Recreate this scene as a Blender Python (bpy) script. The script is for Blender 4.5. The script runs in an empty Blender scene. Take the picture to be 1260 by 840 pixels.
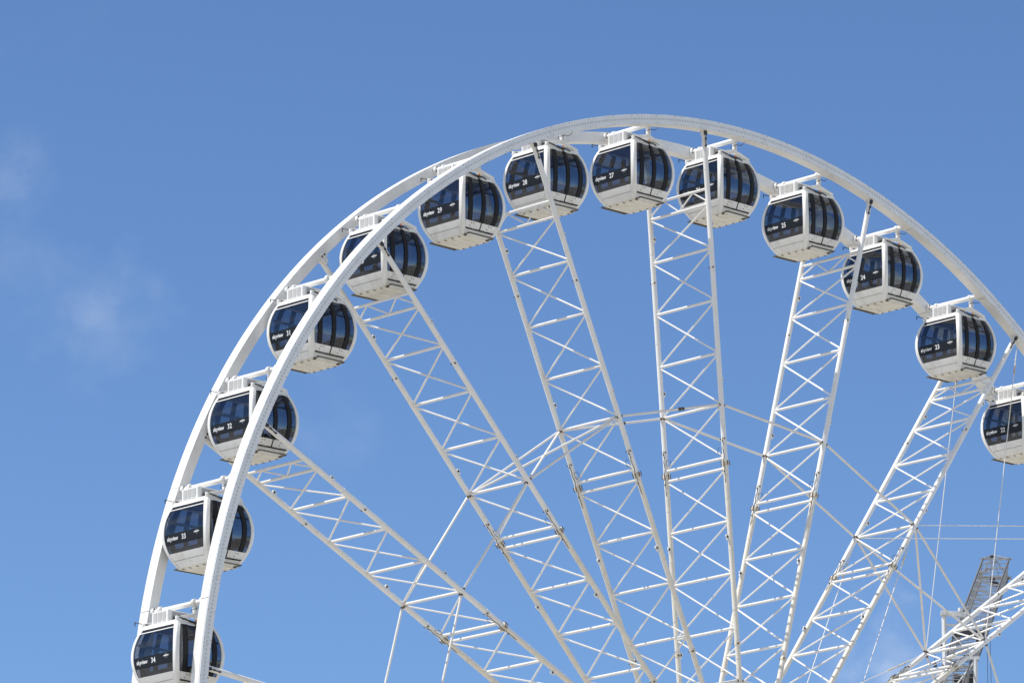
import bpy, math, random
from mathutils import Vector, Matrix
R = math.radians
sc = bpy.context.scene
col = sc.collection
random.seed(7)

# ------------------------------------------------------------------ camera
HUB = 37.07                                   # hub height above the ground
CAM = Vector((-146.2683, -141.6735, HUB - 35.4729))
YAW, PITCH, ROLL = R(43.7917), R(14.8861), R(0.0978)
fw = Vector((math.sin(YAW)*math.cos(PITCH), math.cos(YAW)*math.cos(PITCH), math.sin(PITCH)))
rt = Vector((math.cos(YAW), -math.sin(YAW), 0)); up = rt.cross(fw)
r2 = rt*math.cos(ROLL) + up*math.sin(ROLL); u2 = up*math.cos(ROLL) - rt*math.sin(ROLL)
cd = bpy.data.cameras.new('camera'); cd.sensor_width = 36; cd.lens = 200
cd.clip_start = 1; cd.clip_end = 20000
cam = bpy.data.objects.new('camera', cd); col.objects.link(cam)
cam.matrix_world = Matrix(((r2.x, u2.x, -fw.x, CAM.x), (r2.y, u2.y, -fw.y, CAM.y), (r2.z, u2.z, -fw.z, CAM.z), (0, 0, 0, 1)))
sc.camera = cam

# ------------------------------------------------------------------ sky, sun, exposure
SUN = Vector((-0.44, 0.27, 0.856)).normalized()
SKY_STRENGTH = 0.0500
FILL_CLOUD_W = 9.59  # noise seed of the added fill cloud, picked to leave the view clear
w = bpy.data.worlds.new('World'); sc.world = w; w.use_nodes = True
nt = w.node_tree; N = nt.nodes; L = nt.links
for n in list(N): N.remove(n)
out = N.new('ShaderNodeOutputWorld'); bg = N.new('ShaderNodeBackground')
bg.inputs['Strength'].default_value = SKY_STRENGTH
sky = N.new('ShaderNodeTexSky'); sky.sky_type = 'NISHITA'; sky.sun_disc = False
sky.sun_elevation = math.asin(SUN.z); sky.sun_rotation = math.atan2(SUN.x, SUN.y)
sky.altitude = 320; sky.air_density = 0.88; sky.dust_density = 0.05; sky.ozone_density = 3.6
# thin fair-weather cloud wisps, drawn over the sky by direction
tc = N.new('ShaderNodeTexCoord')
nz = N.new('ShaderNodeTexNoise'); nz.inputs['Scale'].default_value = 90; nz.inputs['Detail'].default_value = 7; nz.inputs['Roughness'].default_value = .62
L.new(tc.outputs['Generated'], nz.inputs['Vector'])
nb = N.new('ShaderNodeTexNoise'); nb.inputs['Scale'].default_value = 110; nb.inputs['Detail'].default_value = 4
L.new(tc.outputs['Generated'], nb.inputs['Vector'])
def mnode(op, a=None, b=None, c=None):
    m = N.new('ShaderNodeMath'); m.operation = op
    for i, v in enumerate((a, b, c)):
        if v is None: continue
        if isinstance(v, (int, float)): m.inputs[i].default_value = v
        else: L.new(v, m.inputs[i])
    return m.outputs[0]
def pixdir(px, py): return (fw + r2*((px-630)/7000) - u2*((py-420)/7000)).normalized()
# every wisp: direction, angular radius, density
wisps = [((112, 400), .0115, .27), ((55, 350), .0085, .13), ((10, 335), .0085, .13), ((30, 212), .0068, .26), ((1090, 838), .0112, .75), ((1045, 856), .0085, .42), ((410, 535), .0090, .12)]
acc = None
for (px, py), rad, den in wisps:
    d = N.new('ShaderNodeVectorMath'); d.operation = 'DISTANCE'
    L.new(tc.outputs['Generated'], d.inputs[0]); d.inputs[1].default_value = pixdir(px, py)
    wob = mnode('MULTIPLY_ADD', nb.outputs['Fac'], rad*2.4, mnode('SUBTRACT', d.outputs['Value'], rad*1.2))
    mr = N.new('ShaderNodeMapRange'); mr.interpolation_type = 'SMOOTHERSTEP'
    L.new(wob, mr.inputs['Value']); mr.inputs['From Min'].default_value = rad*1.5; mr.inputs['From Max'].default_value = -rad*.3
    mr.inputs['To Min'].default_value = 0; mr.inputs['To Max'].default_value = den
    acc = mr.outputs[0] if acc is None else mnode('MAXIMUM', acc, mr.outputs[0])
det = N.new('ShaderNodeMapRange'); L.new(nz.outputs['Fac'], det.inputs['Value']); det.inputs['From Min'].default_value = .28; det.inputs['From Max'].default_value = .72
acc = mnode("MULTIPLY", mnode("MULTIPLY", acc, det.outputs[0]), .5)
hs = N.new('ShaderNodeGamma'); hs.inputs['Gamma'].default_value = 1.29          # deeper, cleaner blue
L.new(sky.outputs['Color'], hs.inputs['Color'])
mx = N.new('ShaderNodeMix'); mx.data_type = 'RGBA'
# unseen scattered cloud added to lift the fill light, by the same noise everywhere
cn = N.new('ShaderNodeTexNoise'); cn.noise_dimensions = '4D'; cn.inputs['W'].default_value = FILL_CLOUD_W; cn.inputs['Scale'].default_value = 2.6; cn.inputs['Detail'].default_value = 8; cn.inputs['Roughness'].default_value = .58
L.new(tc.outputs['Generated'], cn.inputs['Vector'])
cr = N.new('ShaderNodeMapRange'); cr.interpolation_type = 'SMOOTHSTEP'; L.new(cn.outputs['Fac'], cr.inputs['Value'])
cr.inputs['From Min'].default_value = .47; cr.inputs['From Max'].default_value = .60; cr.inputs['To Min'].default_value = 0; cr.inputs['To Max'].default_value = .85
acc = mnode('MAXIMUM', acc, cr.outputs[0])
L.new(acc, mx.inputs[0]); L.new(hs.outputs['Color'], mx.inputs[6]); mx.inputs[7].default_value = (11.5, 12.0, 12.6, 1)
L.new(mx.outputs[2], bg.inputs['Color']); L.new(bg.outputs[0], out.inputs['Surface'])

sl = bpy.data.lights.new('sun', 'SUN'); sl.energy = 3.1; sl.angle = R(.53); sl.color = (1.0, .96, .9)
so = bpy.data.objects.new('sun', sl); col.objects.link(so)
so.rotation_euler = SUN.to_track_quat('Z', 'Y').to_euler(); so.location = (0, 0, 120)
sc.view_settings.view_transform = 'Standard'; sc.view_settings.look = 'None'
sc.view_settings.exposure = 0.80; sc.view_settings.gamma = 1; sc.view_settings.use_curve_mapping = False
sc.render.engine = 'CYCLES'
sc.cycles.transparent_max_bounces = 24; sc.cycles.max_bounces = 8; sc.cycles.diffuse_bounces = 4
sc.cycles.caustics_reflective = False; sc.cycles.caustics_refractive = False

# ------------------------------------------------------------------ materials
def mat(name, base, rough=.45, metal=0, var=.06, scale=3.0, dirt=None, dirt_amt=0, dirt_scale=2.0, rust=0, bump=0, spec=.5):
    m = bpy.data.materials.new(name); m.use_nodes = True
    t = m.node_tree; n = t.nodes; l = t.links
    b = n['Principled BSDF']; b.inputs['Roughness'].default_value = rough; b.inputs['Metallic'].default_value = metal
    b.inputs['Specular IOR Level'].default_value = spec
    g = n.new('ShaderNodeNewGeometry')
    a = n.new('ShaderNodeTexNoise'); a.inputs['Scale'].default_value = scale; a.inputs['Detail'].default_value = 5
    l.new(g.outputs['Position'], a.inputs['Vector'])
    rp = n.new('ShaderNodeValToRGB'); rp.color_ramp.elements[0].position = .3; rp.color_ramp.elements[1].position = .7
    rp.color_ramp.elements[0].color = (*[c*(1-var) for c in base], 1); rp.color_ramp.elements[1].color = (*[min(1, c*(1+var*.6)) for c in base], 1)
    l.new(a.outputs['Fac'], rp.inputs['Fac']); c = rp.outputs['Color']
    def over(c, colr, scale, lo, hi, amt, stretch=None):
        q = n.new('ShaderNodeTexNoise'); q.inputs['Scale'].default_value = scale; q.inputs['Detail'].default_value = 6; q.inputs['Roughness'].default_value = .65
        if stretch:
            mp = n.new('ShaderNodeMapping'); mp.inputs['Scale'].default_value = stretch
            l.new(g.outputs['Position'], mp.inputs['Vector']); l.new(mp.outputs[0], q.inputs['Vector'])
        else: l.new(g.outputs['Position'], q.inputs['Vector'])
        r = n.new('ShaderNodeMapRange'); r.inputs['From Min'].default_value = lo; r.inputs['From Max'].default_value = hi
        r.inputs['To Min'].default_value = 0; r.inputs['To Max'].default_value = amt
        l.new(q.outputs['Fac'], r.inputs['Value'])
        k = n.new('ShaderNodeMix'); k.data_type = 'RGBA'
        l.new(r.outputs[0], k.inputs[0]); l.new(c, k.inputs[6]); k.inputs[7].default_value = (*colr, 1)
        return k.outputs[2]
    if dirt: c = over(c, dirt, dirt_scale, .5, .78, dirt_amt, (1, 1, .22))
    if rust: c = over(c, (.16, .075, .03), 5.5, .655, .74, rust)
    l.new(c, b.inputs['Base Color'])
    rr = n.new('ShaderNodeMapRange'); rr.inputs['To Min'].default_value = rough*.8; rr.inputs['To Max'].default_value = min(1, rough*1.25)
    l.new(a.outputs['Fac'], rr.inputs['Value']); l.new(rr.outputs[0], b.inputs['Roughness'])
    if bump:
        bn = n.new('ShaderNodeBump'); bn.inputs['Strength'].default_value = bump; bn.inputs['Distance'].default_value = .01
        l.new(a.outputs['Fac'], bn.inputs['Height']); l.new(bn.outputs[0], b.inputs['Normal'])
    return m
M = {}
M['white'] = mat('white_steel_paint', (.745, .738, .715), .38, var=.04, dirt=(.55, .50, .40), dirt_amt=.35, rust=.3)
M['cream'] = mat('weathered_cream_paint', (.71, .67, .585), .45, var=.06, dirt=(.50, .42, .30), dirt_amt=.5, rust=.8)
M['brace'] = mat('white_tube_paint', (.72, .715, .70), .35, var=.03, dirt=(.5, .42, .3), dirt_amt=.2, rust=.4)
M['rod'] = mat('off_white_rod_paint', (.70, .685, .65), .45, var=.05, dirt=(.4, .28, .16), dirt_amt=.3, rust=.35)
M['panel'] = mat('grey_light_panel', (.70, .72, .74), .42, var=.03, scale=1.2, dirt=(.45, .45, .43), dirt_amt=.3)
M['dot'] = mat('grey_lamp_lens', (.54, .555, .55), .3, var=.12, scale=9)
M['seam'] = mat('dark_seam', (.10, .10, .10), .7)
M['bolt'] = mat('weathered_bolt', (.10, .075, .055), .6, metal=.4, var=.3)
M['rust'] = mat('rusty_steel', (.66, .60, .49), .7, var=.2, scale=14, dirt=(.24, .12, .05), dirt_amt=.9, dirt_scale=5)
M['rustdark'] = mat('brown_rusted_bolts', (.17, .10, .055), .8, var=.4, scale=12)
M['pod'] = mat('white_gondola_paint', (.75, .745, .72), .28, var=.05, dirt=(.50, .46, .37), dirt_amt=.55, dirt_scale=1.7)
M['floor'] = mat('gondola_underside_bounce_beige', (.66, .64, .575), .5, var=.08, dirt=(.42, .38, .29), dirt_amt=.7, dirt_scale=2.5)  # white underside with the warm ground bounce mixed into its colour
M['black'] = mat('black_rubber', (.018, .018, .020), .5, var=.2)
M['frame'] = mat('black_door_frame', (.012, .012, .014), .5, var=.15, spec=.2)
M['inside'] = mat('dark_grey_lining', (.17, .16, .155), .7, var=.1)
M['seat'] = mat('dark_seat_vinyl', (.075, .07, .07), .5, var=.15)
M['step'] = mat('bronze_grey_step', (.13, .115, .09), .55, metal=.3, var=.3)
M['grey'] = mat('air_conditioner_grey', (.42, .42, .42), .55, var=.1)
M['film'] = mat('dark_film_band', (.012, .015, .021), .4, var=.05, spec=.15)
M['print'] = mat('white_print', (.66, .67, .68), .4, var=.02)
M['faint'] = mat('grey_print', (.22, .23, .25), .4, var=.05)
M['amber'] = mat('amber_lens', (.85, .28, .03), .25, var=.05)
M['crane'] = mat('grey_galvanised_steel', (.33, .335, .34), .5, metal=.2, var=.15, dirt=(.25, .22, .18), dirt_amt=.5)
M['jibdark'] = mat('dark_grey_steel', (.11, .11, .11), .5, metal=.2, var=.2)
M['cranedark'] = mat('dark_crane_plate', (.035, .036, .04), .6, var=.2)
M['cranewhite'] = mat('pale_crane_paint', (.62, .63, .63), .5, var=.08, dirt=(.3, .28, .25), dirt_amt=.5)
M['ground'] = mat('pale_paved_ground', (.42, .395, .345), .9, var=.25, scale=.02)
def glassmat(name, tint, refl_rough=.02):
    m = bpy.data.materials.new(name); m.use_nodes = True
    t = m.node_tree; n = t.nodes; l = t.links
    for x in list(n): n.remove(x)
    o = n.new('ShaderNodeOutputMaterial'); a = n.new('ShaderNodeBsdfTransparent'); a.inputs['Color'].default_value = (*tint, 1)
    g = n.new('ShaderNodeBsdfGlossy'); g.inputs['Roughness'].default_value = refl_rough; g.inputs['Color'].default_value = (.9, .92, .95, 1)
    lw = n.new('ShaderNodeLayerWeight'); lw.inputs['Blend'].default_value = .5
    pw = n.new('ShaderNodeMath'); pw.operation = 'POWER'; pw.inputs[1].default_value = 4; l.new(lw.outputs['Facing'], pw.inputs[0])
    f = n.new('ShaderNodeMath'); f.operation = 'MULTIPLY_ADD'; f.inputs[1].default_value = .9; f.inputs[2].default_value = .05; l.new(pw.outputs[0], f.inputs[0])
    mixn = n.new('ShaderNodeMixShader'); l.new(f.outputs[0], mixn.inputs[0]); l.new(a.outputs[0], mixn.inputs[1]); l.new(g.outputs[0], mixn.inputs[2])
    l.new(mixn.outputs[0], o.inputs['Surface']); return m
M['glass'] = glassmat('tinted_glass', (.625, .65, .69))

# ------------------------------------------------------------------ mesh builder
class MB:
    def __init__(s): s.v = []; s.f = []; s.m = []; s.k = 0
    def mi(s, k): s.k = k; return s
    def add(s, vs, fs):
        o = len(s.v); s.v += [tuple(v) for v in vs]
        for f in fs: s.f.append(tuple(i+o for i in f)); s.m.append(s.k)
        return s
    def tube(s, a, b, r, n=10, r1=None):
        a = Vector(a); b = Vector(b); d = (b-a).normalized(); r1 = r if r1 is None else r1
        x = d.orthogonal().normalized(); y = d.cross(x)
        vs = []
        for p, q in ((a, r), (b, r1)):
            for i in range(n):
                t = 2*math.pi*i/n; vs.append(p + x*(q*math.cos(t)) + y*(q*math.sin(t)))
        fs = [(i, (i+1) % n, n+(i+1) % n, n+i) for i in range(n)] + [tuple(range(n))[::-1], tuple(range(n, 2*n))]
        return s.add(vs, fs)
    def path(s, pts, r, n=6):
        pts = [Vector(p) for p in pts]; rings = []
        for i, p in enumerate(pts):
            d = (pts[min(i+1, len(pts)-1)] - pts[max(i-1, 0)]).normalized()
            ref = Vector((0, 0, 1)) if abs(d.z) < .9 else Vector((1, 0, 0))
            x = d.cross(ref).normalized(); y = d.cross(x)
            rings.append([p + x*(r*math.cos(2*math.pi*k/n)) + y*(r*math.sin(2*math.pi*k/n)) for k in range(n)])
        vs = [v for g in rings for v in g]; fs = []
        for i in range(len(pts)-1):
            for k in range(n): fs.append((i*n+k, i*n+(k+1) % n, (i+1)*n+(k+1) % n, (i+1)*n+k))
        fs += [tuple(range(n))[::-1], tuple(range((len(pts)-1)*n, len(pts)*n))]
        return s.add(vs, fs)
    def box(s, c, h, M3=None):
        c = Vector(c); vs = []
        for x in (-1, 1):
            for y in (-1, 1):
                for z in (-1, 1):
                    v = Vector((x*h[0], y*h[1], z*h[2])); vs.append(c + (M3 @ v if M3 else v))
        return s.add(vs, [(0, 1, 3, 2), (4, 6, 7, 5), (0, 4, 5, 1), (2, 3, 7, 6), (0, 2, 6, 4), (1, 5, 7, 3)])
    def beam(s, a, b, wx, wz, upv=(0, 0, 1)):
        a = Vector(a); b = Vector(b); d = (b-a); ln = d.length; d.normalize()
        sx = d.cross(Vector(upv)).normalized(); sz = sx.cross(d)
        m3 = Matrix((sx, d, sz)).transposed()
        return s.box((a+b)/2, (wx/2, ln/2, wz/2), m3)
    def build(s, name, mats, parent=None, smooth=True, bevel=0):
        me = bpy.data.meshes.new(name); me.from_pydata(s.v, [], s.f)
        if not isinstance(mats, (list, tuple)): mats = [mats]
        for k in mats: me.materials.append(M[k])
        me.polygons.foreach_set('material_index', s.m)
        me.update()
        if smooth:
            me.polygons.foreach_set('use_smooth', [True]*len(me.polygons)); me.set_sharp_from_angle(angle=R(34))
        o = bpy.data.objects.new(name, me); col.objects.link(o); o.parent = parent
        if bevel:
            bv = o.modifiers.new('bevel', 'BEVEL'); bv.width = bevel; bv.segments = 2; bv.limit_method = 'ANGLE'
        return o
def empty(name, loc):
    o = bpy.data.objects.new(name, None); o.location = loc; o.empty_display_size = .5; col.objects.link(o); return o
def tag(o, label, cat, group=None):
    o['label'] = label; o['category'] = cat
    if group: o['group'] = group
def copy_tree(o, parent=None):
    c = o.copy(); col.objects.link(c); c.parent = parent
    for ch in list(o.children): copy_tree(ch, c)
    return c

# ------------------------------------------------------------------ ground
g = MB(); n = 96
g.add([(0, 0, 0)] + [(6000*math.cos(2*math.pi*i/n), 6000*math.sin(2*math.pi*i/n), 0) for i in range(n)], [(0, 1+i, 1+(i+1) % n) for i in range(n)])
gr = g.build('ground', 'ground', smooth=False); gr['kind'] = 'structure'

# ------------------------------------------------------------------ wheel
W = 1.514; TH0 = R(25.3334); STEP = R(20)
RI, RO, RAX = 26.06, 26.44, 26.244
RT, RF, RN = 15.79, 13.60, 5.62                # tie ring, flanged joint, inner ring
def P(th, r, y): return Vector((-r*math.cos(th), y, r*math.sin(th)))
wheel = empty('ferris_wheel', (0, 0, HUB))
tag(wheel, 'huge white steel Ferris wheel with twin rims and lattice spokes', 'ferris wheel')

def rim(y0, y1):
    b = MB(); seg = 36; sub = 10; gap = .012/26
    for k in range(seg):
        a0 = TH0 + STEP/4 + 2*math.pi*k/seg + gap; a1 = TH0 + STEP/4 + 2*math.pi*(k+1)/seg - gap
        vs = []
        for i in range(sub+1):
            a = a0 + (a1-a0)*i/sub
            vs += [P(a, RI, y0), P(a, RO, y0), P(a, RO, y1), P(a, RI, y1)]
        fs = []
        for i in range(sub):
            for q in range(4): fs.append((4*i+q, 4*i+(q+1) % 4, 4*i+4+(q+1) % 4, 4*i+4+q))
        fs += [(3, 2, 1, 0), tuple(4*sub+q for q in range(4))]
        b.add(vs, fs)
    # inner tie strip that bridges the joints
    vs = []; m = 360
    for i in range(m):
        a = 2*math.pi*i/m
        vs += [P(a, RI+.03, y0+.03), P(a, RO-.03, y0+.03), P(a, RO-.03, y1-.03), P(a, RI+.03, y1-.03)]
    b.mi(1).add(vs, [(4*i+q, 4*i+(q+1) % 4, 4*((i+1) % m)+(q+1) % 4, 4*((i+1) % m)+q) for i in range(m) for q in range(4)])
    return b
rim_near = rim(-1.715, -1.32).build('rim', ['white', 'seam'], wheel)
rim_near['label'] = 'rim faced with grey light panels'
rim_far = rim(1.32, 1.75).build('rim', ['white', 'seam'], wheel)

# grey light panels along the outer face of the rim
def light_panel():
    b = MB(); span = R(5)-.010/26; sub = 5; y0, y1 = -1.755, -1.717; ri, ro = RI+.012, RO-.012
    vs = []
    for i in range(sub+1):
        a = math.pi/2 - span/2 + span*i/sub
        vs += [P(a, ri, y0), P(a, ro, y0), P(a, ro, y1), P(a, ri, y1)]
    fs = []
    for i in range(sub):
        for q in range(4): fs.append((4*i+q, 4*i+(q+1) % 4, 4*i+4+(q+1) % 4, 4*i+4+q))
    fs += [(3, 2, 1, 0), tuple(4*sub+q for q in range(4))]
    b.add(vs, fs)
    b.mi(1)
    for i in range(16):
        a = math.pi/2 - R(5)/2 + R(5)*(i+.5)/16
        c = P(a, (RI+RO)/2+.005, y0)
        b.tube(c+Vector((0, .002, 0)), c+Vector((0, -.012, 0)), .040, 8)
    b.mi(2)
    for rr_ in (ri+.03, ro-.03):
        for f_ in (.06, .5, .94):
            c = P(math.pi/2 + span*(f_-.5), rr_, y0); b.tube(c+Vector((0, .002, 0)), c+Vector((0, -.01, 0)), .014, 6)
    return b.build('light_panel', ['panel', 'dot', 'bolt'], rim_near)
lp0 = light_panel()
first = True
for k in range(-3, 33):
    th = R(5)*(k+.5) + (TH0 - R(25)) + R(1.6)
    o = lp0 if first else lp0.copy()
    if not first: col.objects.link(o)
    first = False; o.rotation_euler = (0, th - math.pi/2, 0)

# spokes -----------------------------------------------------------------
CR = .097
RUNG = [23.302, 21.638, 19.686, 17.705, RT, 13.80, 13.41, 11.455, 9.527, 7.543, RN]
BAY = [(0, 1), (1, 2), (2, 3), (3, 4), (4, 5), (6, 7), (7, 8), (8, 9), (9, 10)]
def spoke():
    b = MB()
    for s in (-1, 1):
        b.mi(0).tube((0, s*W, RF), (0, s*W, RI+.02), CR, 18)
        b.mi(1).tube((0, s*W, 1.6), (0, s*W, RF), CR, 18)
        b.mi(1).box((0, s*W/2, 1.72), (.06, W/2, .10))
        b.mi(0).tube((0, s*W, RI-.14), (0, s*W, RI+.01), CR+.03, 18)
        # weld rings
        for z in (24.6, 22.0, 18.6, 12.3, 10.4, 8.2, 6.4):
            b.mi(0 if z > RF else 1).tube((0, s*W, z-.012), (0, s*W, z+.012), CR+.007, 18)
    return b.build('spoke', ['white', 'cream'], wheel)
def spoke_parts(sp):
    hi = W-CR*.85
    # top lattice girder
    b = MB().tube((0, -hi, 23.886), (0, hi, 23.886), .052, 10); b.build('rung', 'brace', sp)
    zig = [(W-.05, 23.42), (W*.5, 23.86), (0, 23.32), (-W*.5, 23.86), (-W+.05, 23.42)]
    for a, c in zip(zig, zig[1:]):
        MB().tube((0, a[0], a[1]), (0, c[0], c[1]), .030, 8).build('brace', 'brace', sp)
    first = None
    for z in RUNG:
        if first is None:
            first = MB().tube((0, -hi, 0), (0, hi, 0), .054, 12).build('rung', 'brace', sp); o = first
        else: o = first.copy(); col.objects.link(o)
        o.location = (0, 0, z)
    for i, j in BAY:
        za, zb = RUNG[i]-.07, RUNG[j]+.07
        MB().tube((.012, -W+.07, za), (.012, W-.07, zb), .034, 8).build('brace', 'brace', sp)
        MB().tube((-.012, W-.07, za), (-.012, -W+.07, zb), .034, 8).build('brace', 'brace', sp)
    # gusset plates where the rungs meet the chords
    b = MB()
    for z in RUNG:
        for s in (-1, 1): b.mi(1 if z <= RT else 0).box((0, s*(W-.125), z), (.014, .05, .13))
    b.build('gusset_plates', ['brace', 'rust'], sp)['kind'] = 'stuff'
    # flanged joint collars with rusty bolts
    for s in (-1, 1):
        b = MB(); b.mi(0).tube((0, s*W, RF-.075), (0, s*W, RF+.075), .135, 18)
        b.mi(1)
        for k in range(6):
            a = k*math.pi/3+.3; c = Vector((.155*math.cos(a), s*W+.155*math.sin(a), RF))
            b.tube(c+Vector((0, 0, -.09)), c+Vector((0, 0, .09)), .015, 6)
        b.build('flange', ['rust', 'bolt'], sp)
        # eye lugs
        for z, sx in ((22.6, 1), (16.75, 1), (10.9, -1), (7.0, 1)):
            b = MB(); c = Vector((sx*.125, s*W-s*.03, z))
            b.mi(0).box(c+Vector((0, 0, -.07)), (.045, .022, .08)); b.tube(c+Vector((sx*.02, -.022, 0)), c+Vector((sx*.02, .022, 0)), .065, 12)
            b.mi(1).tube(c+Vector((sx*.02, -.026, 0)), c+Vector((sx*.02, .026, 0)), .016, 8)
            b.build('eye_lug', ['brace', 'bolt'], sp)
        # clamps with dark bolts
        for z in (20.9, 6.95, 14.5, 5.0):
            b = MB(); b.mi(0).tube((0, s*W, z-.05), (0, s*W, z+.05), .112 if z < 8 else .104, 14)
            b.mi(1)
            for a in (.4, 2.2, 4.1): b.box((.115*math.cos(a), s*W+.115*math.sin(a), z), (.022, .022, .026))
            b.build('clamp', ['rust' if z < 8 else 'brace', 'bolt'], sp)
        # node bolts at the tie ring
        b = MB()
        for dx, dy in ((-.02, -.13), (.06, -.12), (-.09, -.10)): b.tube((dx-.04, s*W+s*dy, RT-.02), (dx+.04, s*W+s*dy, RT-.02), .032, 8)
        b.build('node_bolts', 'rustdark', sp)['kind'] = 'stuff'
        # power cable clipped to the chord across the flange, with its drip loop
        pts = []
        for k in range(13):
            z = RF+.95-k*.14; pts.append((-.105+.012*math.sin(k*1.7), s*W-.035+.02*math.sin(k*2.3), z))
        b = MB(); b.path(pts, .010, 5)
        lp_c = Vector((-.05, s*W+.26*(1 if s < 0 else -1)*.75, RF+.48)); lr = .12
        b.path([lp_c + Vector((0, lr*math.cos(q*math.pi/8), lr*math.sin(q*math.pi/8)*1.1)) for q in range(17)], .008, 5)
        for k in (1, 9): b.box(pts[k], (.02, .02, .025))
        b.build('power_cable', 'black', sp)
        if s < 0:      # black cable connector under the panelled rim
            b = MB(); b.path([(-.02, s*W-.11, RI-.03), (-.04, s*W-.15, RI-.12), (-.05, s*W-.15, RI-.25), (-.05, s*W-.13, RI-.42), (-.05, s*W-.115, RI-.62)], .018, 6)
            b.box((-.05, s*W-.14, RI-.10), (.05, .04, .07)); b.box((-.05, s*W-.14, RI-.32), (.025, .025, .04)); b.box((-.05, s*W-.12, RI-.58), (.025, .025, .035))
            b.build('cable_connector', 'black', sp)
        else:          # bolted round end plate on the plain rim
            yp = 1.32-.012; b = MB()
            b.mi(0).tube((0, yp-.012, RI+.05), (0, yp+.011, RI+.05), .17, 20); b.box((.0, yp+.03, RI-.10), (.09, .03, .14))
            b.mi(1)
            for dx in (-.07, .08): b.tube((dx, yp-.03, RI+.07), (dx, yp+.0, RI+.07), .040, 8)
            b.build('end_plate', ['white', 'bolt'], sp)
sp0 = spoke()
SPOKES = {}
for i in range(-1, 17):
    o = sp0 if i == -1 else sp0.copy()
    if i != -1: col.objects.link(o)
    o.rotation_euler = (0, TH0 + i*STEP - math.pi/2, 0); SPOKES[i] = o
spoke_parts(sp0)
for i in range(0, 7):
    for ch in list(sp0.children):
        c = ch.copy(); col.objects.link(c); c.parent = SPOKES[i]

# tie rods between neighbouring spokes
def tie(i, j, si, sj, r, rad=.044, coupler=False):
    a = P(TH0+i*STEP, r, si*W); c = P(TH0+j*STEP, r, sj*W); d = (c-a).normalized()
    b = MB().tube(a+d*.06, c-d*.06, rad, 10)
    if coupler:
        q = a.lerp(c, .60); b.mi(1); b.tube(q-d*.16, q-d*.03, .062, 8); b.tube(q+d*.01, q+d*.14, .062, 8)
    b.mi(1).tube(a+d*.10, a+d*.16, rad+.006, 8); b.tube(c-d*.16, c-d*.10, rad+.006, 8)
    b.build('tie_rod', ['rod', 'bolt'], wheel)
for i in range(-2, 7):
    for s in (-1, 1):
        tie(i, i+1, s, s, RT, coupler=(i == 2)); tie(i, i+1, s, s, RN)
    if i in (1, 5): tie(i, i+1, -1, 1, RT); tie(i, i+1, 1, -1, RT)
# bracing cables of the bay that carries the ring crossing
def cable(a, c, tb=None):
    d = (c-a).normalized(); b = MB().tube(a, c, .017, 8)
    for q in ((.12,) if tb is None else tb):
        m_ = a.lerp(c, q); b.mi(1).tube(m_-d*.22, m_+d*.22, .034, 8); b.tube(m_-d*.42, m_-d*.34, .034, 8)
    b.build('bracing_cable', ['rod', 'rust'], wheel)
for s in (-1, 1):
    f_, g_ = TH0+5*STEP, TH0+6*STEP
    cable(P(f_, RI-.02, s*W) + Vector((.18, 0, 0)), P(g_, RT, s*W), (.10,))
    cable(P(f_, RT, s*W), P(g_, RI-.02, s*W), (.9,))
    cable(P(f_, RT, s*W), P(g_, RN, s*W), (.15,))
    cable(P(g_, RT, s*W), P(f_, RN, s*W), (.14, .2))

# gondola axles (they turn with the wheel)
GTH = {nn: TH0 + R(-15 + (34-nn)*10) for nn in range(1, 37)}
ax = MB(); ax.mi(0).tube((0, -1.325, 0), (0, 1.325, 0), .088, 16)
for s in (-1, 1):
    ax.tube((0, s*1.19, 0), (0, s*1.318, 0), .15, 14); ax.mi(1)
    for k in range(4): a = k*math.pi/2+.6; ax.tube((.115*math.cos(a), s*1.17, .115*math.sin(a)), (.115*math.cos(a), s*1.2, .115*math.sin(a)), .025, 6)
    ax.mi(0)
ax0 = ax.build('gondola_axle', ['pod', 'bolt'], wheel)
first = True
for nn in range(22, 35):
    o = ax0 if first else ax0.copy()
    if not first: col.objects.link(o)
    first = False; o.location = P(GTH[nn], RAX, 0)
# hub
hb = MB(); hb.tube((0, -2.3, 0), (0, 2.3, 0), .75, 32)
for s in (-1, 1): hb.tube((0, s*W-.15, 0), (0, s*W+.15, 0), 1.9, 40)
hb.build('hub', 'white', wheel)

# ------------------------------------------------------------------ gondolas
ZC, RB = -1.72, 2.0
OX, OY = .025, -.025
def dd(z): return RB - math.sqrt(RB*RB-(z-ZC)**2)
def hx(z): return 1.06-dd(z)
def hy(z): return 1.145-dd(z)
def fp(face, a, z, off):
    """point on a side face: a = distance along the face from its middle, off = outwards"""
    if face == '-x': return Vector((OX-(hx(z)+off), OY-a, z))
    if face == '+x': return Vector((OX+(hx(z)+off), OY+a, z))
    if face == '-y': return Vector((OX+a, OY-(hy(z)+off), z))
    return Vector((OX-a, OY+(hy(z)+off), z))
def half(face, z): return hy(z) if face in ('-x', '+x') else hx(z)
def patch(b, face, a0, a1, z0, z1, o0, o1, nz=None, na=1):
    """curved slab; a0/a1 = (constant, factor of the half width)"""
    nz = nz or max(1, int(abs(z1-z0)/.09)); rows = []
    for i in range(nz+1):
        z = z0+(z1-z0)*i/nz; h = half(face, z); l = a0[0]+a0[1]*h; r_ = a1[0]+a1[1]*h
        rows.append([fp(face, l+(r_-l)*k/na, z, o1) for k in range(na+1)] + [fp(face, r_+(l-r_)*k/na, z, o0) for k in range(na+1)])
    m = 2*(na+1); vs = [v for q in rows for v in q]; fs = []
    for i in range(nz):
        for k in range(m): fs.append((i*m+k, i*m+(k+1) % m, (i+1)*m+(k+1) % m, (i+1)*m+k))
    fs += [tuple(range(m))[::-1], tuple(range(nz*m, (nz+1)*m))]
    b.add(vs, fs); return b
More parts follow.
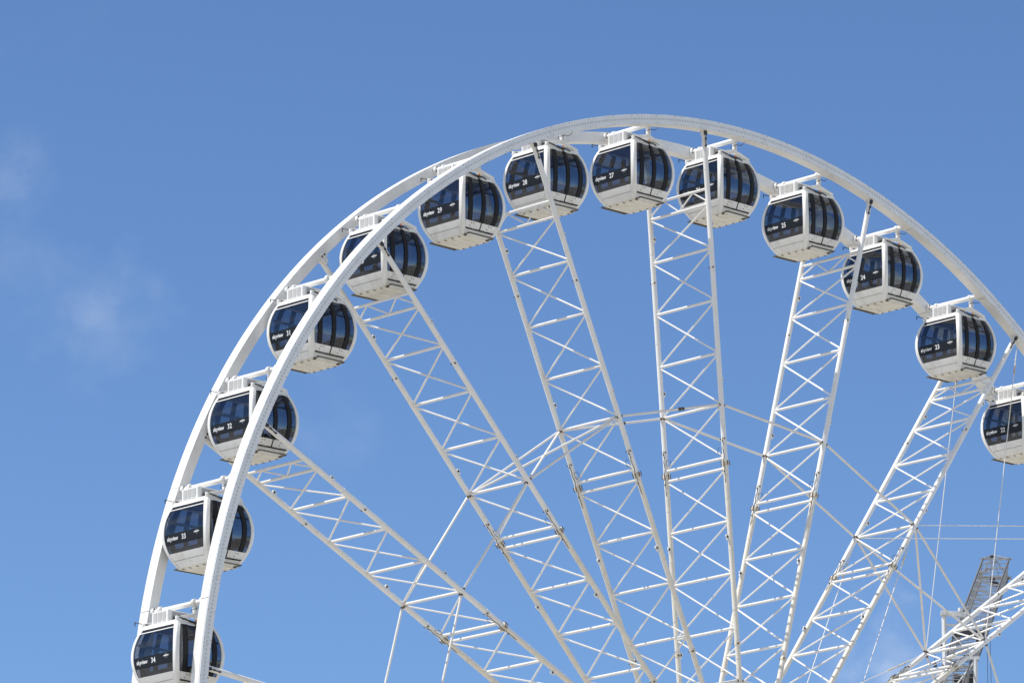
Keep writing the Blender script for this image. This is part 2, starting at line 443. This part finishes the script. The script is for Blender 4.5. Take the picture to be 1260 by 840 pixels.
ZT, ZB = -.71, -2.90
Z_RAIL, Z_VENT, Z_BAR, Z_SILL, Z_SEAM = -.825, -.935, -.965, -2.44, -2.675
PW = .155
def corner_post(sx, sy):
    b = MB(); rows = []; nz = 24; rc = .055
    for i in range(nz+1):
        z = ZT+(ZB-ZT)*i/nz; cx, cy = sx*(hx(z)+.022), sy*(hy(z)+.022)
        prof = [(cx, cy-sy*PW)]
        for k in range(6):
            a = k/5*math.pi/2; prof.append((cx-sx*rc+sx*rc*math.cos(a), cy-sy*rc+sy*rc*math.sin(a)))
        prof.append((cx-sx*PW, cy))
        t = .06
        prof += [(cx-sx*PW, cy-sy*t), (cx-sx*t, cy-sy*t), (cx-sx*t, cy-sy*PW)]
        if sx*sy < 0: prof = prof[::-1]
        rows.append([Vector((OX+x, OY+y, z)) for x, y in prof])
    m = len(rows[0]); vs = [v for q in rows for v in q]
    fs = [(i*m+k, i*m+(k+1) % m, (i+1)*m+(k+1) % m, (i+1)*m+k) for i in range(nz) for k in range(m)]
    fs += [tuple(range(m))[::-1], tuple(range(nz*m, (nz+1)*m))]
    return b.add(vs, fs)
def text_mesh(txt, size, bold):
    cu = bpy.data.curves.new('lettering', 'FONT'); cu.body = txt; cu.size = size; cu.offset = bold; cu.align_x = 'CENTER'; cu.align_y = 'CENTER'
    cu.resolution_u = 4
    o = bpy.data.objects.new('lettering', cu); col.objects.link(o)
    bpy.context.view_layer.update()
    me = bpy.data.meshes.new_from_object(o.evaluated_get(bpy.context.evaluated_depsgraph_get()))
    bpy.data.objects.remove(o); bpy.data.curves.remove(cu)
    return me
ZTXT = -1.965
def wrap_text(me, face, ac, zc, sx=1.0):
    for v in me.vertices:
        x, y = v.co.x, v.co.y; v.co = fp(face, ac+x*sx, zc+y, .024)
    me.materials.clear(); me.materials.append(M['print']); me.update(); return me
word = {f: wrap_text(text_mesh('skyview', .19, .006), f, -.57, ZTXT, .92) for f in ('-x', '+x')}

def gondola():
    root = empty('gondola', (0, 0, 0))
    for sx in (-1, 1):
        for sy in (-1, 1): corner_post(sx, sy).build('corner_post', 'pod', root)
    # roof
    b = MB(); h1, h2 = hx(ZT), hy(ZT)
    b.box((OX, OY, ZT+.012), (h1+.02, h2+.02, .03)); b.box((OX, OY, ZT+.055), (h1-.12, h2-.12, .02))
    rf = b.build('roof', 'pod', root, bevel=.012)
    MB().box((OX, OY, ZT-.06), (h1-.06, h2-.06, .02)).build('ceiling', 'inside', root)
    for f in ('-x', '+x', '-y', '+y'):
        e0, e1 = (PW-.005, -1), (-(PW-.005), 1)
        patch(MB(), f, e0, e1, Z_RAIL, ZT-.004, -.05, .018).build('top_rail', 'pod', root)
    for f in ('-x', '+x'):
        e0, e1 = (PW-.005, -1), (-(PW-.005), 1)
        patch(MB(), f, e0, e1, Z_VENT, Z_RAIL-.004, -.02, -.004).build('vent_pane', 'film', root)
        patch(MB(), f, e0, e1, Z_BAR, Z_VENT, -.02, .030).build('window_bar', 'pod', root)
        win = patch(MB(), f, e0, e1, Z_SILL, Z_BAR, -.006, .006, 18).build('side_window', 'glass', root)
        patch(MB(), f, (PW, -1), (-PW, 1), -2.165, -1.79, .008, .016, 6).build('film_band', 'film', win)
        o = bpy.data.objects.new('lettering', word[f]); col.objects.link(o); o.parent = win
        # emblem: a small diamond outline crossed by a pale bar
        b = MB(); ac, zc = .66, -1.90
        def ep(x, y, off=.022): return fp(f, ac+x, zc+y, off)
        for k in range(4):
            pts = [(0, .085), (.125, 0), (0, -.085), (-.125, 0)]
            p_, q_ = pts[k], pts[(k+1) % 4]
            b.mi(1).add([ep(*p_), ep(*q_), ep(q_[0]*.8, q_[1]*.8), ep(p_[0]*.8, p_[1]*.8)], [(0, 1, 2, 3)])
        b.mi(0).add([ep(*q, .025) for q in ((-.14, -.018), (-.12, .016), (-.04, .018), (.0, .030), (.05, .016), (.13, .022), (.14, -.006), (.06, -.012), (.0, -.026), (-.06, -.014))], [tuple(range(10))])
        b.build('emblem', ['print', 'faint'], win)
        patch(MB(), f, (PW-.01, -1), (-(PW-.01), 1), Z_SEAM, Z_SILL-.002, -.05, .020).build('side_panel', 'pod', root)
        patch(MB(), f, (PW-.01, -1), (-(PW-.01), 1), ZB, Z_SEAM-.014, -.05, .016).build('side_panel', 'pod', root)
        patch(MB(), f, (PW-.01, -1), (-(PW-.01), 1), ZB, Z_SILL, -.09, -.055).build('inner_lining', 'inside', root)
        # bench along the window
        s = -1 if f == '-x' else 1
        b = MB(); b.box((OX+s*.62, OY, -2.46), (.22, .74, .035)); b.box((OX+s*.60, OY, -2.62), (.03, .70, .19))
        be = b.build('bench', 'seat', root, bevel=.015)
        MB().box((OX+s*.86, OY, -2.36), (.035, .74, .085)).build('backrest', 'seat', be, bevel=.015)
    for f in ('-y', '+y'):
        # glass panes and black mullions
        for a0, a1 in (((PW, -1), (-.03, -.60)), ((.03, -.60), (-.03, 0)), ((.03, 0), (-.03, .60)), ((.03, .60), (-PW, 1))):
            patch(MB(), f, a0, a1, Z_SILL, Z_RAIL, -.006, .006, 18).build('door_pane', 'glass', root)
        for c in (-.60, .60):
            patch(MB(), f, (-.095, c), (.095, c), Z_SILL-.005, Z_RAIL+.01, -.035, .022, 18).build('mullion', 'frame', root)
        patch(MB(), f, (-.085, 0), (.085, 0), Z_SILL-.005, Z_RAIL+.01, -.035, .026, 18).build('mullion', 'frame', root)
        patch(MB(), f, (-.016, 0), (.016, 0), Z_SEAM-.02, Z_SILL, -.03, .034, 4).build('door_seal', 'black', root)
        # cross bar of the inner handrail
        patch(MB(), f, (PW, -1), (-PW, 1), -1.33, -1.25, -.075, -.045, 2).build('handrail', 'inside', root)
        # lower door panels
        for a0, a1, s in (((.03, -.86), (-.022, 0), -1), ((.022, 0), (-.02, .90), 1)):
            dp = patch(MB(), f, a0, a1, Z_SEAM, Z_SILL-.004, -.03, .018).build('door_panel', 'pod', root)
            b = MB()
            for da, dz in ((-.05, .165), (.06, .165), (-.09, .07)):
                c = fp(f, s*.42+da, Z_SEAM+dz, .018); c2 = fp(f, s*.42+da, Z_SEAM+dz, .03); b.tube(c, c2, .018, 6)
            b.build('bolts', 'bolt', dp)['kind'] = 'stuff'
        patch(MB(), f, (PW-.01, -1), (-.004, -.86), Z_SEAM, Z_SILL, -.03, .014).build('door_jamb', 'pod', root)
        patch(MB(), f, (.008, .90), (-(PW-.01), 1), Z_SEAM, Z_SILL, -.03, .014).build('door_jamb', 'pod', root)
        patch(MB(), f, (PW, -1), (-.012, -.86), Z_SEAM-.01, Z_SILL, -.05, .004).build('jamb_seal', 'black', root)
        b = MB()
        patch(b, f, (.02, -.86), (0, -.45), Z_SEAM-.045, Z_SEAM-.008, -.03, .034, 1); patch(b, f, (0, -.22), (0, .28), Z_SEAM-.045, Z_SEAM-.008, -.03, .034, 1); patch(b, f, (0, .45), (-.02, .88), Z_SEAM-.045, Z_SEAM-.008, -.03, .034, 1)
        b.build('door_track', 'black', root)
        patch(MB(), f, (PW-.01, -1), (-(PW-.01), 1), ZB, Z_SEAM-.05, -.05, .012).build('door_sill', 'pod', root)
        patch(MB(), f, (PW-.01, -1), (-(PW-.01), 1), Z_SEAM-.05, Z_SEAM, -.05, -.02).build('track_recess', 'black', root)
        # folding step in front of the door
        s = -1 if f == '-y' else 1; hb_ = hy(ZB); hw = hx(ZB)
        b = MB()
        for yo, zo in ((.19, .012), (.265, 0)):
            b.box((OX, OY+s*(hb_+yo), ZB+.01+zo), (hw*.90, .022, .018))
        for sx in (-1, 1):
            b.box((OX+sx*hw*.86, OY+s*(hb_+.11), ZB-.005), (.022, .15, .02)); b.box((OX+sx*hw*.80, OY+s*(hb_-.03), ZB-.02), (.06, .05, .03))
        b.build('step', 'step', root, bevel=.008)
    # floor
    b = MB(); h1, h2 = hx(ZB)+.012, hy(ZB)+.012
    b.mi(0); vs = [Vector((OX+x*(h1-t), OY+y*(h2-t), z)) for t, z in ((0, ZB+.06), (0, ZB-.004), (.05, ZB-.05)) for x, y in ((-1, -1), (1, -1), (1, 1), (-1, 1))]
    b.add(vs, [(0, 1, 2, 3)] + [(4*i+k, 4*i+4+k, 4*i+4+(k+1) % 4, 4*i+(k+1) % 4) for i in (0, 1) for k in range(4)] + [(11, 10, 9, 8)])
    fl = b.build('floor', 'floor', root, smooth=False)
    b = MB()
    for sx in (-1, 1):
        for yy in (-.5, -.17, .17, .5): b.box((OX+sx*(h1-.085), OY+yy*1.05, ZB-.051), (.05, .022, .012))
    b.build('floor_slots', 'bolt', fl)['kind'] = 'stuff'
    b = MB()
    for yy in (-.38, 0, .38): b.box((OX, OY+yy, ZB-.052), (h1-.16, .004, .005))
    b.build('floor_ribs', 'floor', fl)['kind'] = 'stuff'
    MB().box((OX, OY, ZB+.09), (hx(ZB)-.06, hy(ZB)-.06, .02)).build('inner_floor', 'inside', root)
    # air conditioner on the roof
    ac = MB(); c = Vector((-.20, .12, -.445)); h = (.46, .41, .215)
    ac.box(c, h); a_ = ac.build('air_conditioner', 'pod', rf, bevel=.015)
    b = MB(); b.mi(0)
    for k in range(3):
        y0 = c.y+.33-k*.225
        for z0, z1 in ((-.550, -.275), (-.625, -.580)):
            b.mi(1).box((c.x-h[0]-.002, y0-.095, (z0+z1)/2), (.004, .094, (z1-z0)/2))
            m_ = int((z1-z0)/.026)
            for q in range(max(1, m_)): b.mi(0).box((c.x-h[0]-.009, y0-.095, z0+.013+q*(z1-z0)/max(1, m_)), (.006, .094, .0055))
    b.build('grille', ['pod', 'grey'], rf)
    b = MB().box((c.x+.06, c.y-h[1]-.006, c.z), (.34, .008, .165)); b.build('side_grille', 'grey', rf)
    b = MB().path([(-.42, -.30, -.62), (-.44, -.40, -.46), (-.36, -.48, -.42), (-.22, -.50, -.50), (-.18, -.52, -.64)], .045, 8)
    b.box((-.36, -.30, -.60), (.10, .06, .08)); b.build('hose', 'black', rf)
    MB().box((OX-.02, OY+.56, -.62), (.30, .18, .055)).build('junction_box', 'pod', rf, bevel=.01)
    # yokes, hangers
    for s in (-1, 1):
        y = s*.86
        b = MB()
        for sx in (-1, 1):
            b.beam((sx*.02, y, -.44), (sx*.70, y, -.625), .13, .13)
            b.tube((sx*.74, y, -.735), (sx*.74, y, -.56), .065, 12)
        b.box((0, y, -.45), (.09, .085, .075))
        yk = b.build('yoke', 'pod', root, bevel=.01)
        b = MB(); b.box((-.0, y, -.22), (.035, .055, .24)); b.box((.12, y+.02, -.22), (.02, .05, .22)); b.tube((0, y-.06, 0), (0, y+.06, 0), .125, 16)
        b.build('hanger', 'pod', root, bevel=.006)
        MB().tube((.02, y-.08, -.66), (.02, y-.08, -.585), .035, 10).build('amber_lamp', 'amber', root)
        b = MB().path([(-.70, y-.075, -.60), (-.4, y-.09, -.655), (-.1, y-.09, -.68), (.12, y-.08, -.67), (.30, y-.06, -.70), (.36, y-.10, -.74)], .022, 6)
        b.path([(-.5, y-.075, -.62), (-.2, y-.09, -.70), (.1, y-.09, -.71)], .022, 6)
        b.path([(-.06, y+.02, -.36), (-.18, y-.02, -.30), (.02, y-.14, -.20), (.16, y-.20, -.22), (.24, y-.30, -.14), (.22, y-.40, -.02)], .013, 5)
        b.build('cable', 'black', root)
    # cable down the middle of the doors
    for f in ('-y', '+y'):
        b = MB().path([fp(f, -.10, -.70, .03), fp(f, -.03, -.80, .035), fp(f, 0, -.93, .04)], .016, 5); b.build('cable', 'black', root)
    # black guide arm at the far corner
    b = MB().path([(-.60, .74, -.60), (-.72, .95, -.56), (-.86, 1.16, -.50)], .015, 6); b.path([(-.60, .80, -.64), (-.74, .98, -.57)], .018, 6)
    b.tube((-.86, 1.16, -.48), (-.86, 1.16, -.62), .018, 6); b.build('guide_arm', 'black', root)
    return root
pod = gondola()
GROUP = 'numbered gondolas hanging from the wheel'
near_word = {22: 'partly cut by a thin cable hanging in front of it', 23: 'hanging above the lattice spoke with thin cables', 24: 'with a spoke chord crossing its first letters', 25: 'hanging clear between two spokes',
             26: 'crossed by an upright spoke chord', 27: 'at the very top of the wheel', 28: 'with a slanting spoke chord crossing its pillar', 29: 'partly hidden by the panelled rim', 30: 'mostly hidden behind the panelled rim',
             31: 'its doors crossed by the panelled rim', 32: 'with a spoke meeting the rim across its doors', 33: 'with the rim crossing its door side', 34: 'with a spoke end sticking out beside it'}
pods = {nn: (pod if nn == 22 else copy_tree(pod)) for nn in range(22, 35)}
for nn, o in pods.items():
    o.location = Vector((0, 0, HUB)) + P(GTH[nn], RAX, 0)
    if nn > 30: o.location.x -= .06           # hangs a little outboard on its axle
    o.rotation_euler = (0, R(random.uniform(-1.1, 1.1)), 0)
    tag(o, 'white gondola number %d, %s' % (nn, near_word[nn]), 'gondola', GROUP)
    for wdw in [c for c in o.children if c.name.split('.')[0] == 'side_window']:
        f = '-x' if min(v.co.x for v in wdw.data.vertices) < -.5 else '+x'
        t = bpy.data.objects.new('gondola_number', wrap_text(text_mesh(str(nn), .24, .006), f, .0, ZTXT-.005, .95))
        col.objects.link(t); t.parent = wdw

# ------------------------------------------------------------------ tower crane behind the wheel
def at(px, py, depth): return CAM + (fw + r2*((px-630)/7000) - u2*((py-420)/7000))*depth
DEP = 292.0
base = at(1180, 852, DEP)
crane = empty('tower_crane', (base.x, base.y, 0))
tag(crane, 'grey lattice crane jib and pale portal frame seen behind the spokes', 'crane')
vr = rt.copy(); vd = Vector((fw.x, fw.y, 0)).normalized(); vz = Vector((0, 0, 1))
def CL(a, d, z): return base - Vector((base.x, base.y, 0)) + vr*a + vd*d + vz*z   # local to the crane's foot
J0 = CL(-1.15, -3.0, -1.6); J1 = at(1225, 699, 300.0) - Vector((base.x, base.y, 0))
jd = (J1-J0); JL = jd.length; jd.normalize()
js = vr.copy(); jn = js.cross(jd).normalized()
jh, jw = .60, .69
def JP(t, a, c): return J0 + jd*(t*JL) + js*(a*jw) + jn*(c*jh)
ch = MB()
for a in (-1, 1):
    for c in (-1, 1): ch.tube(JP(0, a, c), JP(1, a, c), .055, 8)
jib = ch.build('jib', 'jibdark', crane)
lc = MB(); nbay = 32
for i in range(nbay):
    t0, t1 = i/nbay, (i+1)/nbay; s = 1 if i % 2 else -1
    for c in (-1, 1):
        lc.tube(JP(t0, -1, c), JP(t0, 1, c), .022, 6); lc.tube(JP(t0, -s, c), JP(t1, s, c), .018, 6)
    for a in (-1, 1):
        lc.tube(JP(t0, a, -1), JP(t0, a, 1), .022, 6); lc.tube(JP(t0, a, -s), JP(t1, a, s), .018, 6)
ln_ = lc.build('lacing', 'crane', jib); ln_['kind'] = 'stuff'
# walkway grating inside the jib
b = MB()
for i in range(nbay): b.box(JP((i+.5)/nbay, -.55, .15), (.12, .12, .012))
wk = b.build('walkway', 'crane', jib); wk['kind'] = 'stuff'
# head: cross bar and little pyramid
b = MB(); b.beam(JP(1.0, -1.25, -1), JP(1.0, 1.25, -1), .10, .16); b.beam(JP(1.0, -1.2, 1), JP(1.0, 1.2, 1), .08, .10)
apex = JP(1.0, -.25, 0) + vz*.72
for a in (-1.1, 1.1):
    for c in (-1, 1): b.tube(JP(1.0, a, c), apex, .035, 6)
for q in (.4, .7):
    b.tube(JP(1.0, -1.1, -1).lerp(apex, q), JP(1.0, 1.1, -1).lerp(apex, q), .025, 6)
b.tube(JP(1.0, -.4, -1), apex, .025, 6); b.tube(JP(1.0, .35, -1), apex, .025, 6)
b.build('jib_head', 'crane', crane)
b = MB(); b.box(JP(.96, -.05, -.6), (.10, .10, .14)); b.box(JP(.93, .25, -.6), (.16, .12, .10)); b.box(apex-vz*.1, (.09, .09, .09)); b.box(JP(1.0, -1.0, -1)+vz*.25, (.06, .06, .06)); b.box(JP(1.0, -.7, -1)+vz*.42, (.05, .05, .05))
b.build('sheaves', 'cranedark', crane)
# portal frame standing round the foot of the jib
pf = MB(); ztop = 3.95
for a, d in ((-.78, -1.1), (-.62, 1.2), (.78, -1.1), (.95, 1.2)):
    zt = ztop if a < 0 else 1.55
    pf.box(CL(a, d, zt/2-2), (.085, .085, zt/2+2))
pf.beam(CL(-.95, -1.1, ztop), CL(.35, -1.1, ztop-.1), .26, .24); pf.beam(CL(-.78, -1.25, ztop), CL(-.62, 1.4, ztop), .22, .22)
pf.beam(CL(-.8, -1.1, ztop-.62), CL(.5, -1.1, ztop-.68), .12, .14); pf.beam(CL(-.8, -1.1, 1.6), CL(1.0, -1.1, 1.6), .14, .16); pf.beam(CL(-.7, 1.2, 1.6), CL(1.1, 1.2, 1.6), .14, .16)
pf.tube(CL(-.75, -1.1, ztop-.7), CL(.2, -1.1, 2.2), .035, 6); pf.tube(CL(-.75, -1.1, -.5), CL(.8, -1.1, 1.5), .05, 6); pf.tube(CL(.78, -1.1, 1.5), CL(-.2, -1.1, .2), .05, 6)
pf.box(CL(.05, -1.2, ztop+.15), (.10, .08, .10))
pf.build('portal_frame', 'cranewhite', crane, bevel=.01)
b = MB(); b.box(CL(.55, .2, 3.15), (.75, .30, .12), Matrix((vr, vd, vz)).transposed()); b.box(CL(1.15, .1, 2.95), (.1, .2, .3))
b.build('machinery_deck', 'cranedark', crane)
MB().box(CL(.30, .3, .2), (.55, .6, .75), Matrix((vr, vd, vz)).transposed()).build('counterweight', 'cranedark', crane)
b = MB()
for k in range(3): b.box(CL(.30, -.32, .75-k*.38), (.56, .02, .015), Matrix((vr, vd, vz)).transposed())
for q in (-.3, .35): b.box(CL(q, -.33, .2), (.03, .03, .78), Matrix((vr, vd, vz)).transposed())
b.build('deck_rails', 'crane', crane)
for a in (1.45, 1.62):
    b = MB().tube(CL(a, -.4, 3.0), CL(a+.03, -.4, -6), .014, 5); b.build('hoist_rope', 'cranedark', crane)
b = MB().tube(CL(-1.25, -.6, 1.9), CL(-1.28, -.6, -1.2), .018, 5); b.box(CL(-1.25, -.6, 1.35), (.07, .07, .10)); b.build('hoist_hook', 'cranedark', crane)
# mast down to the ground
zb = base.z-2.0; b = MB()
for a in (-.9, .9):
    for d in (-.9, .9): b.beam(vr*a+vd*d, vr*a+vd*d+vz*zb, .16, .16, (1, 0, 0))
k = 0; z = 0
while z < zb-1.8:
    for q in range(4):
        c0 = [(-.9, -.9), (.9, -.9), (.9, .9), (-.9, .9)][q]; c1 = [(-.9, -.9), (.9, -.9), (.9, .9), (-.9, .9)][(q+1) % 4]
        b.tube(vr*c0[0]+vd*c0[1]+vz*z, vr*c1[0]+vd*c1[1]+vz*z, .05, 6); b.tube(vr*c0[0]+vd*c0[1]+vz*z, vr*c1[0]+vd*c1[1]+vz*(z+1.8), .045, 6)
    z += 1.8
b.build('mast', 'crane', crane)
